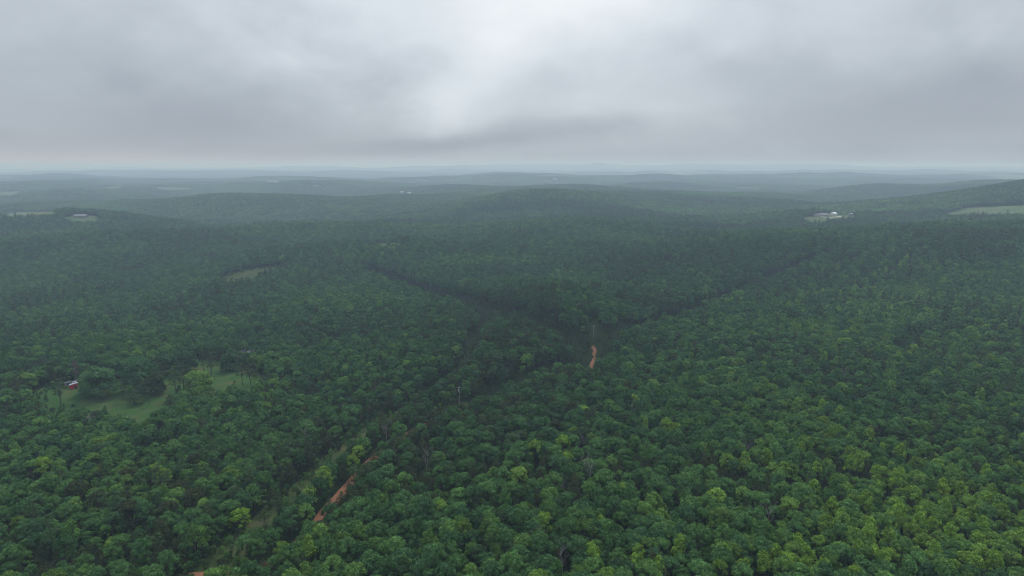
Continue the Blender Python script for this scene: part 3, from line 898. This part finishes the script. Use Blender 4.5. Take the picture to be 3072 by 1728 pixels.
bs = np.where(wide, rs.uniform(.06, .2, nb), rs.uniform(.12, .34, nb)); bk = rs.choice([0, 0, 0, 2, 1], nb)
bform = np.array([KIND_IDX[names[k]][q % 3] for k, q in zip(bk, rs.randint(0, 9, nb))])
scatter('shrubbery', lib_mid, np.stack((bp[:, 0], bp[:, 1], H(bp[:, 0], bp[:, 1]) - 6.0 * bs), 1), bform, np.stack((bs * 1.3, bs * 1.3, bs * 1.5), 1),
        np.stack((np.zeros(nb), np.zeros(nb), rs.uniform(0, 6.28, nb)), 1), np.where(wide, rs.uniform(.05, .3, nb), rs.uniform(.15, .6, nb)), rs.uniform(-.3, .1, nb), 'low bushes and saplings on the open strips and field margins', 'shrubs')

rest = ~is_near
for nm, lib, sel, lab in (('woodland', lib_full, rest & (dist < R_FULL), 'unbroken green broadleaf canopy of the nearer wood with cedars mixed in'),
                          ('mid_woodland', lib_mid, rest & (dist >= R_FULL), 'continuous hazy green canopy of the wood across the middle distance')):
    scatter(nm, lib, np.stack((base[sel, 0], base[sel, 1], zb[sel]), 1), form[sel], np.stack((size[sel] * asp[sel], size[sel] / asp[sel], hs[sel]), 1),
            np.stack((0 * turn[sel], 0 * turn[sel], turn[sel]), 1), tint[sel], lum[sel], lab, 'woodland')

pp = hexgrid(27.5, R_MID - 10, R_PATCH, R(46), rs, .12)
pp = pp[~blocked(pp[:, 0], pp[:, 1], 14.0)]
n = len(pp); k_, pt, pl = kind_fields(pp[:, 0], pp[:, 1], rs); pt = .38 + (vnoise(pp[:, 0], pp[:, 1], 300, 12) - .5) * .25 + rs.normal(size=n) * .03
th = rs.uniform(0, 6.283, n)          # patches lie along the slope
gx = (H(pp[:, 0] + 12, pp[:, 1]) - H(pp[:, 0] - 12, pp[:, 1])) / 24; gy = (H(pp[:, 0], pp[:, 1] + 12) - H(pp[:, 0], pp[:, 1] - 12)) / 24
gu, gv = gx * np.cos(th) + gy * np.sin(th), -gx * np.sin(th) + gy * np.cos(th)
scatter('far_woodland', lib_patch, np.stack((pp[:, 0], pp[:, 1], H(pp[:, 0], pp[:, 1]) - .5), 1), rs.randint(0, 6, n), np.ones((n, 3)) * rs.uniform(.76, .92, (n, 1)),
        np.stack((np.arctan(gv), -np.arctan(gu), th), 1), pt, pl, 'far wooded ridges fading into blue haze', 'woodland')


# distant hills: canopy surface with open farmland from 5 km to the horizon
def far_open(X, Y):
    o = sstep(.71, .74, vnoise(X + 300 * vnoise(X, Y, 700, 52), Y, 520, 51)) * sstep(.45, .55, vnoise(X, Y, 1900, 53))
    for p in FAR_FIELDS: o = np.maximum(o, inside(X, Y, p).astype(float))
    return o


def far_z(X, Y):
    d = np.hypot(X, Y)
    c = 8 + (_h(np.floor(X / 8), np.floor(Y / 8), 61) - .5) * 5 + (vnoise(X, Y, 60, 62) - .5) * 5
    return H(X, Y) + np.where(far_open(X, Y) > .5, .6, c) - 14 * sstep(R_PATCH - 50, R_PATCH - 260, d)


def far_mat():
    m, t = new_mat('far_canopy')
    tc = t.n('ShaderNodeTexCoord'); a = t.n('ShaderNodeAttribute', attribute_type='GEOMETRY', attribute_name='open')
    n = t.noise(tc.outputs['Object'], .004, 6, .65); n2 = t.noise(tc.outputs['Object'], .05, 4, .7)
    c = t.ramp(n, [(.3, (.014, .030, .020)), (.5, (.022, .048, .030)), (.7, (.034, .064, .034))])
    c = t.mix(t.m('MULTIPLY', n2, .5), c, (.010, .022, .016))
    fcol = t.ramp(t.noise(tc.outputs['Object'], .0016, 3, .6), [(.35, (.09, .14, .07)), (.6, (.16, .18, .11))])
    finish(t, t.mix(a.outputs['Fac'], c, fcol), 1.0, 0.0)
    return m


hl = polar('hills', R_PATCH - 260, 40000, 1.0055, -48, 48, 1400, far_z, far_mat(), lambda X, Y: {'open': ('POINT', far_open(X, Y).ravel())}, smooth=False)
tag(hl, 'low blue hills and pale fields along the horizon', 'hills', kind='structure')


# ------------------------------------------------------------------ trees of the clearing, each placed where it stands
def px_tree(kind, u, v, height_px, label, t, l=0.0, wide=1.0, seed=0, name=None, group=None):
    """u, v = foot of the trunk on the ground in the photograph"""
    x, y = hit(u, v); d = math.hypot(y, 0) / math.cos(PITCH)
    f = FORMS[KIND_IDX['open_oak' if kind == 'oak' else kind][seed % 3]]
    dep = math.atan2(CAM_Z - float(H(x, y)), y)
    h = height_px * (y * math.cos(PITCH) + (CAM_Z - float(H(x, y))) * math.sin(PITCH)) / FPX / math.cos(dep)
    s = h / f['h']
    wide *= 1.0 if kind == 'oak' else 1.25
    return single_tree(f, x, y, s * wide, s, seed * 1.7, t, l, label, name, group=group)


CT = 'trees standing in the mown clearing'
px_tree('pine', 182, 1214, 74, 'lone pine with a bare trunk standing below the red sheds', .2, .1, 1.25, 0, group=CT)
px_tree('oak', 300, 1190, 84, 'big dense round oak in the clearing right beside the red sheds', .36, .05, 1.25, 1, group=CT)
px_tree('oak', 268, 1178, 62, 'paler round-topped oak behind the big dense oak of the clearing', .55, .1, 1.0, 2, group=CT)
px_tree('pine', 372, 1203, 62, 'short dark pine right of the big dense oak, layered boughs', .16, -.15, 1.2, 1, group=CT)
px_tree('cedar', 402, 1214, 48, 'low spreading cedar between the short dark pine and the twin pines', .2, -.05, 1.5, 0, group=CT)
px_tree('pine', 433, 1203, 62, 'tall slender pine in front of the big grey-green oak of the clearing', .2, 0, .9, 2, group=CT)
px_tree('pine', 448, 1217, 52, 'thin sparse pine at the near edge of the clearing', .2, .05, .8, 0, group=CT)
px_tree('oak', 428, 1168, 90, 'big loose grey-green oak in the middle of the clearing', .30, .1, 1.15, 3, group=CT)
px_tree('oak', 392, 1132, 55, 'round deep green oak on the far edge of the clearing', .4, 0, 1.15, 4, group=CT)
px_tree('oak', 345, 1132, 60, 'dark round oak on the far edge behind the paler oak', .36, -.05, 1.25, 5, group=CT)
px_tree('pine', 490, 1175, 84, 'dark brownish pine with bare lower trunk at the centre of the clearing', .12, -.1, 1.2, 1, group=CT)
px_tree('pine', 531, 1195, 92, 'tall grey-green pine with long bare trunk beside the bushy oak', .22, .05, 1.1, 2, group=CT)
px_tree('oak', 600, 1180, 66, 'bushy bright green oak standing alone in the clearing', .62, 0, 1.35, 0, group=CT)
px_tree('pine', 634, 1128, 66, 'pine with a layered crown and clear trunk at the far end of the lawn', .18, 0, 1.3, 0, group=CT)
px_tree('pine', 612, 1118, 54, 'pine standing just beside the layered pine at the far end of the lawn', .16, 0, 1.1, 1, group=CT)
px_tree('oak', 690, 1112, 52, 'dark bushy oak on the far edge, beside the half-hidden grey house', .28, -.1, 1.2, 2, group=CT)
px_tree('pine', 728, 1155, 66, 'grey-green pine with a thin bare trunk at the near side of the far lawn', .18, 0, .9, 1, group=CT)
px_tree('pine', 752, 1155, 60, 'dark rounded pine next to the thin-trunked pine of the far lawn', .12, -.1, 1.3, 2, group=CT)
px_tree('pine', 800, 1162, 56, 'light grey-green pine at the far corner of the lawn', .26, .1, 1.2, 0, group=CT)
px_tree('oak', 560, 1112, 62, 'tall dark oak on the far edge dividing the two lawns', .25, -.1, 1.1, 4, group=CT)
px_tree('oak', 505, 1125, 66, 'broad dark oak behind the brownish pine of the clearing', .25, -.05, 1.2, 5, group=CT)
px_tree('pine', 262, 1148, 52, 'dull dark pine behind the red sheds', .2, -.1, 1.2, 1, group=CT)
px_tree('oak', 85, 1165, 44, 'fresh green round oak at the end of the clearing', .62, 0, 1.3, 1, group=CT)
px_tree('oak', 556, 1226, 50, 'rounded green oak at the near edge of the clearing where the two lawns meet', .42, 0, 1.2, 0, group=CT)
px_tree('oak', 468, 1182, 60, 'dull olive oak between the middle oak and the brownish pine of the clearing', .2, -.05, 1.1, 2, group=CT)
px_tree('pine', 552, 1172, 70, 'dark pine in the gap between the two lawns', .15, -.05, 1.3, 0, group=CT)
px_tree('cedar', 512, 1215, 34, 'small pointed cedar at the near edge of the lawn', .2, 0, 1.3, 1, group=CT)


# ------------------------------------------------------------------ dead trees
def dead_geo(seed, h=11.0, twigs=1.0):
    rr = random.Random(seed); g = Geo()
    def branch(p, d, L, rad, depth):
        pts = [p]; q = p; dd = d.copy(); k = 4
        for i in range(k):
            dd = (dd + Vector((rr.uniform(-.22, .22), rr.uniform(-.22, .22), rr.uniform(-.06, .16)))).normalized()
            q = q + dd * (L / k); pts.append(q)
        g.tube(pts, [rad * (1 - .75 * i / k) for i in range(k + 1)], 5 if depth == 0 else 3)
        if depth < 3:
            for _ in range([7, 4, 3][depth]):
                i = rr.randint(1 if depth else 2, k); a = rr.uniform(0, 6.283)
                side = Vector((math.cos(a), math.sin(a), rr.uniform(.1, .8))).normalized()
                branch(pts[i], (dd * .55 + side).normalized(), L * rr.uniform(.38, .6), max(rad * .42, .035), depth + 1)
    branch(Vector((0, 0, -.4)), Vector((rr.uniform(-.08, .08), rr.uniform(-.08, .08), 1)), h, .26, 0)
    return g


dead_me = []
for s in range(4):
    g = dead_geo(900 + s); o = mesh_obj('limbs', g.v, g.f, M_DEAD, link=False); dead_me.append(o.data)
for i, ((u, v, s, lab), (x, y)) in enumerate(zip(DEAD_PX, dead_xy)):
    o = bpy.data.objects.new('dead_tree', dead_me[i % 4]); col.objects.link(o)
    o.location = (x, y, float(H(x, y))); o.rotation_euler = (0, 0, i * 1.3); o.scale = (s * .58, s * .58, s * .68)
    tag(o, lab, 'dead tree', 'bare dead trees in the canopy')

# browned trees: a dead pine over the sheds, one red-brown tree in the far wood
M_BROWN = leaf_mat('withered_brown_foliage', [(0, (.10, .075, .07)), (1, (.16, .12, .10))])
M_RED = leaf_mat('red_brown_foliage', [(0, (.16, .035, .02)), (1, (.22, .05, .03))])


def brown_tree(u, v, hpx, mat, label, wide, seed):
    f = FORMS[KIND_IDX['pine'][seed]]
    x, y = hit(u, v); dep = math.atan2(CAM_Z - float(H(x, y)), y)
    s = hpx * (y * math.cos(PITCH) + (CAM_Z - float(H(x, y))) * math.sin(PITCH)) / FPX / math.cos(dep) / f['h']
    o = empty('withered_pine', x, y, .5); o.scale = (s * wide, s * wide, s)
    t_ = bpy.data.objects.new('trunk', f['trunk_me'].copy()); t_.data.materials.clear(); t_.data.materials.append(M_DEAD)
    c_ = bpy.data.objects.new('crown', f['crown_me'].copy()); c_.data.materials.clear(); c_.data.materials.append(mat)
    for c in (t_, c_): col.objects.link(c); c.parent = o; c['tint'] = .5; c['lum'] = 0.0
    tag(o, label, 'tree')


brown_tree(229, 1150, 66, M_BROWN, 'withered purplish-brown pine with a pale trunk behind the red sheds', 1.15, 0)
brown_tree(1928, 912, 34, M_RED, 'single rust-red tree in the green wood', 1.2, 1)


# ------------------------------------------------------------------ buildings
def paint(name, c, v=.12):
    return simple_mat(name, tuple(k * (1 - v) for k in c), tuple(min(1, k * (1 + v)) for k in c), 1.2, .7, .25)


M_REDP = paint('red_painted_boards', (.42, .030, .035)); M_METAL = paint('pale_sheet_metal', (.36, .37, .42)); M_WHITE = paint('white_paint', (.78, .79, .80), .05)
M_GREYROOF = paint('grey_shingles', (.19, .185, .21)); M_BEIGE = paint('beige_siding', (.38, .34, .30)); M_DARK = paint('dark_opening', (.03, .03, .035))
M_WOOD = paint('grey_timber', (.22, .20, .18)); M_GLASS = paint('dark_window_glass', (.05, .06, .075)); M_GREENTIN = paint('green_grey_tin', (.17, .22, .22))


def gable_house(name, u, v, w, d, h, rise, rz, wall, roof, label, cat, windows=4, up=0.0, over=.5, door=True, dz=0.0):
    x, y = hit(u, v, up); o = empty(name, x, y, rz)
    o.location.z -= .2; o.location.z += dz
    g = Geo(); g.box(-w / 2, w / 2, -d / 2, d / 2, 0, h)
    # gable triangles stand on the wall tops, inset a hair from the roof
    for sx in (-1, 1):
        a, b = sorted((sx * (w / 2 - .2), sx * w / 2))
        g.poly([(a, -d / 2, h), (a, d / 2, h), (a, 0, h + rise), (b, -d / 2, h), (b, d / 2, h), (b, 0, h + rise)], [(0, 1, 2), (3, 5, 4), (0, 3, 4, 1), (1, 4, 5, 2), (2, 5, 3, 0)])
    g.build('wall', wall, o)
    r = Geo(); W2 = w / 2 + over; D2 = d / 2 + over; sl = rise / (d / 2); t = .15; zo = h - over * sl + .03
    r.poly([(-W2, -D2, zo), (W2, -D2, zo), (W2, 0, h + rise + .03), (-W2, 0, h + rise + .03), (-W2, D2, zo), (W2, D2, zo),
            (-W2, -D2, zo + t), (W2, -D2, zo + t), (W2, 0, h + rise + .03 + t), (-W2, 0, h + rise + .03 + t), (-W2, D2, zo + t), (W2, D2, zo + t)],
           [(0, 3, 2, 1), (3, 4, 5, 2), (6, 7, 8, 9), (9, 8, 11, 10), (0, 1, 7, 6), (4, 10, 11, 5), (0, 6, 9, 3), (3, 9, 10, 4), (1, 2, 8, 7), (2, 5, 11, 8)])
    r.build('roof', roof, o)
    for k in range(windows):
        cx = -w / 2 + w * (k + .5) / windows
        if door and k == windows // 2: continue
        q = Geo(); q.box(cx - .6, cx + .6, -d / 2 - .05, -d / 2 + .02, 1.0, 2.1); q.build('window', M_GLASS, o)
    if door:
        cx = -w / 2 + w * (windows // 2 + .5) / max(windows, 1)
        q = Geo(); q.box(cx - .5, cx + .5, -d / 2 - .06, -d / 2 + .02, .05, 2.1); q.build('door', M_DARK, o)
    tag(o, label, cat)
    return o


def coop(u, v, rz, w, d, h, wall, roof, label, front=True):
    """small lean-to shed: walls with a slanting top, overhanging sheet roof, door and opening"""
    x, y = hit(u, v); o = empty('shed', x, y, rz); o.location.z -= .05
    hb = h * .72; g = Geo()
    g.poly([(-w / 2, -d / 2, 0), (w / 2, -d / 2, 0), (w / 2, d / 2, 0), (-w / 2, d / 2, 0), (-w / 2, -d / 2, hb), (w / 2, -d / 2, h), (w / 2, d / 2, h), (-w / 2, d / 2, hb)],
           [(0, 3, 2, 1), (4, 5, 6, 7), (0, 1, 5, 4), (1, 2, 6, 5), (2, 3, 7, 6), (3, 0, 4, 7)])
    g.build('wall', wall, o)
    q = .25; sl = (h - hb) / w; r = Geo()
    z0, z1 = hb - q * sl + .03, h + q * sl + .03
    r.poly([(-w / 2 - q, -d / 2 - q, z0), (w / 2 + q, -d / 2 - q, z1), (w / 2 + q, d / 2 + q, z1), (-w / 2 - q, d / 2 + q, z0),
            (-w / 2 - q, -d / 2 - q, z0 + .1), (w / 2 + q, -d / 2 - q, z1 + .1), (w / 2 + q, d / 2 + q, z1 + .1), (-w / 2 - q, d / 2 + q, z0 + .1)],
           [(0, 3, 2, 1), (4, 5, 6, 7), (0, 1, 5, 4), (1, 2, 6, 5), (2, 3, 7, 6), (3, 0, 4, 7)])
    r.build('roof', roof, o)
    if front:
        e = Geo(); e.box(w * .08, w * .36, -d / 2 - .05, -d / 2 + .02, .05, 1.75); e.build('door', M_DARK, o)
    tag(o, label, 'shed')
    return o


coop(222, 1165, R(28), 4.0, 2.3, 3.2, M_REDP, M_METAL, 'nearer red wooden shed with a pale slanting metal roof in the clearing')
coop(231, 1157, R(28), 4.0, 2.3, 3.3, M_REDP, M_METAL, 'farther red wooden shed with a pale slanting metal roof, partly behind the nearer one')
coop(204, 1156, R(10), 3.2, 2.4, 2.2, M_WOOD, M_GREENTIN, 'small dull shed with a grey-green tin roof beside the red sheds')
gable_house('house', 748, 1064, 9, 7, 2.8, 1.8, R(-20), M_BEIGE, M_GREYROOF, 'grey-roofed cabin half hidden by trees beyond the clearing', 'house', 3, up=3.0, dz=2.6)
FIELDS_H = []
gable_house('house', 243, 652, 22, 11, 3.2, 3.0, R(4), M_WOOD, M_GREYROOF, 'low wide grey house on the wooded hilltop above a pale lawn', 'house', 6)
gable_house('barn', 2461, 648, 26, 11, 3.2, 2.6, R(-6), M_BEIGE, M_GREYROOF, 'long low farm building with a grey-mauve roof beside the white house', 'barn', 7)
gable_house('house', 2500, 645, 10, 9, 3.4, 2.6, R(28), M_WHITE, M_WHITE, 'white gabled house next to the long low farm building', 'house', 3)
gable_house('outbuilding', 2517, 645, 6.5, 5, 2.8, 1.2, R(10), M_WHITE, M_WHITE, 'small white outbuilding between the white house and the open shed', 'outbuilding', 2, door=False)
gable_house('outbuilding', 2605, 642, 4, 5, 4.5, 1.8, R(60), M_WHITE, M_WHITE, 'tall narrow white outbuilding alone among trees beyond the farm', 'outbuilding', 1, door=False, dz=3)
gable_house('outbuilding', 2626, 644, 4, 4, 2.8, 1.4, R(10), M_METAL, M_METAL, 'small pale grey shack in the trees, last of the farm buildings', 'outbuilding', 1, door=False, dz=3)
# open-sided shed: posts under a white roof
x, y = hit(2543, 645); o = empty('open_shed', x, y, R(-4))
for px_ in (-8.5, -3, 3, 8.5):
    for py_ in (-2.8, 2.8):
        q = Geo(); q.box(px_ - .12, px_ + .12, py_ - .12, py_ + .12, -.2, 2.9); q.build('post', M_WHITE, o)
q = Geo(); q.box(-9.2, -8.7, -3, 3, -.2, 2.88); q.build('end_wall', M_WHITE, o)
q = Geo(); q.poly([(-9.6, -3.4, 2.9), (9.6, -3.4, 2.9), (9.6, 3.4, 3.7), (-9.6, 3.4, 3.7), (-9.6, -3.4, 3.05), (9.6, -3.4, 3.05), (9.6, 3.4, 3.85), (-9.6, 3.4, 3.85)],
                   [(0, 3, 2, 1), (4, 5, 6, 7), (0, 1, 5, 4), (1, 2, 6, 5), (2, 3, 7, 6), (3, 0, 4, 7)]); q.build('roof', M_WHITE, o)
tag(o, 'long open-sided shed with a white roof at the end of the farmyard', 'open shed')
# far white buildings in the hazy valleys
gable_house('far_barn', 1206, 588, 15, 9, 4.5, 2.5, R(8), M_METAL, M_METAL, 'bigger of the two far white barns beyond the central wood', 'barn', 2, door=False, dz=10)
gable_house('far_barn', 1228, 588, 11, 8, 3.5, 2, R(-15), M_WHITE, M_METAL, 'smaller paler far barn beside the bigger white barn', 'barn', 2, door=False, dz=10)
gable_house('far_barn', 1665, 546, 20, 12, 6, 3, R(5), M_METAL, M_METAL, 'tiny white building on the blue ridge near the horizon', 'barn', 2, door=False, dz=12)


# ------------------------------------------------------------------ utility poles and wires
def pole(u, v, h, rz, label, drum=True):
    x, y = hit(u, v); o = empty('utility_pole', x, y, rz)
    q = Geo(); q.tube([(0, 0, -.5), (0, 0, h * .5), (0, 0, h)], [.19, .165, .13], 8); q.build('mast', M_DEAD, o)
    q = Geo(); q.box(-1.2, 1.2, -.2, -.08, h - .75, h - .6); q.build('crossarm', M_DEAD, o)
    for k in (-1.05, 0, 1.05):
        q = Geo(); q.tube([(k, -.14, h - .6), (k, -.14, h - .35)], [.07, .05], 6); q.build('insulator', M_WHITE, o)
    if drum:
        q = Geo(); q.tube([(-.42, 0, h - 2.6), (-.42, 0, h - 2.5), (-.42, 0, h - 1.6), (-.42, 0, h - 1.5)], [.2, .28, .28, .18], 10); q.build('transformer', M_METAL, o)
    tag(o, label, 'utility pole')
    return x, y, float(H(x, y)) + h, rz


p1 = pole(1378, 1224, 11.5, R(35), 'weathered utility pole with a grey transformer drum at the corner of the cut')
p2 = pole(1781, 1010, 7.5, R(60), 'thin utility pole at the top of the straight dirt track', False)
for off in (-1.05, 1.05):
    a = Vector((p1[0] + off * math.cos(p1[3]), p1[1] + off * math.sin(p1[3]), p1[2] - .33)); b = Vector((p2[0] + off * math.cos(p2[3]), p2[1] + off * math.sin(p2[3]), p2[2] - .33))
    q = Geo(); pts = [a.lerp(b, i / 20) - Vector((0, 0, 2.2 * 4 * (i / 20) * (1 - i / 20))) for i in range(21)]
    q.tube(pts, [.014] * 21, 4); w_ = q.build('power_line', M_DARK)
    tag(w_, ('nearer' if off < 0 else 'farther') + ' sagging thin wire strung between the two utility poles', 'power line')

# ------------------------------------------------------------------ haze
hz = Geo(); hz.box(-43000, 43000, -6000, 43000, -75, 150)
m, t = new_mat('haze_air')
pv = t.n('ShaderNodeVolumePrincipled')
pv.inputs['Color'].default_value = (.62, .77, 1.0, 1); pv.inputs['Absorption Color'].default_value = (.62, .84, 1, 1); pv.inputs['Density'].default_value = 1 / 4300
pv.inputs['Anisotropy'].default_value = 0.35
oo = t.n('ShaderNodeOutputMaterial'); t.nt.links.new(pv.outputs[0], oo.inputs['Volume'])
ho = hz.build('haze', m); tag(ho, 'pale blue haze lying over the woods and thickening to the horizon', 'haze', kind='stuff')
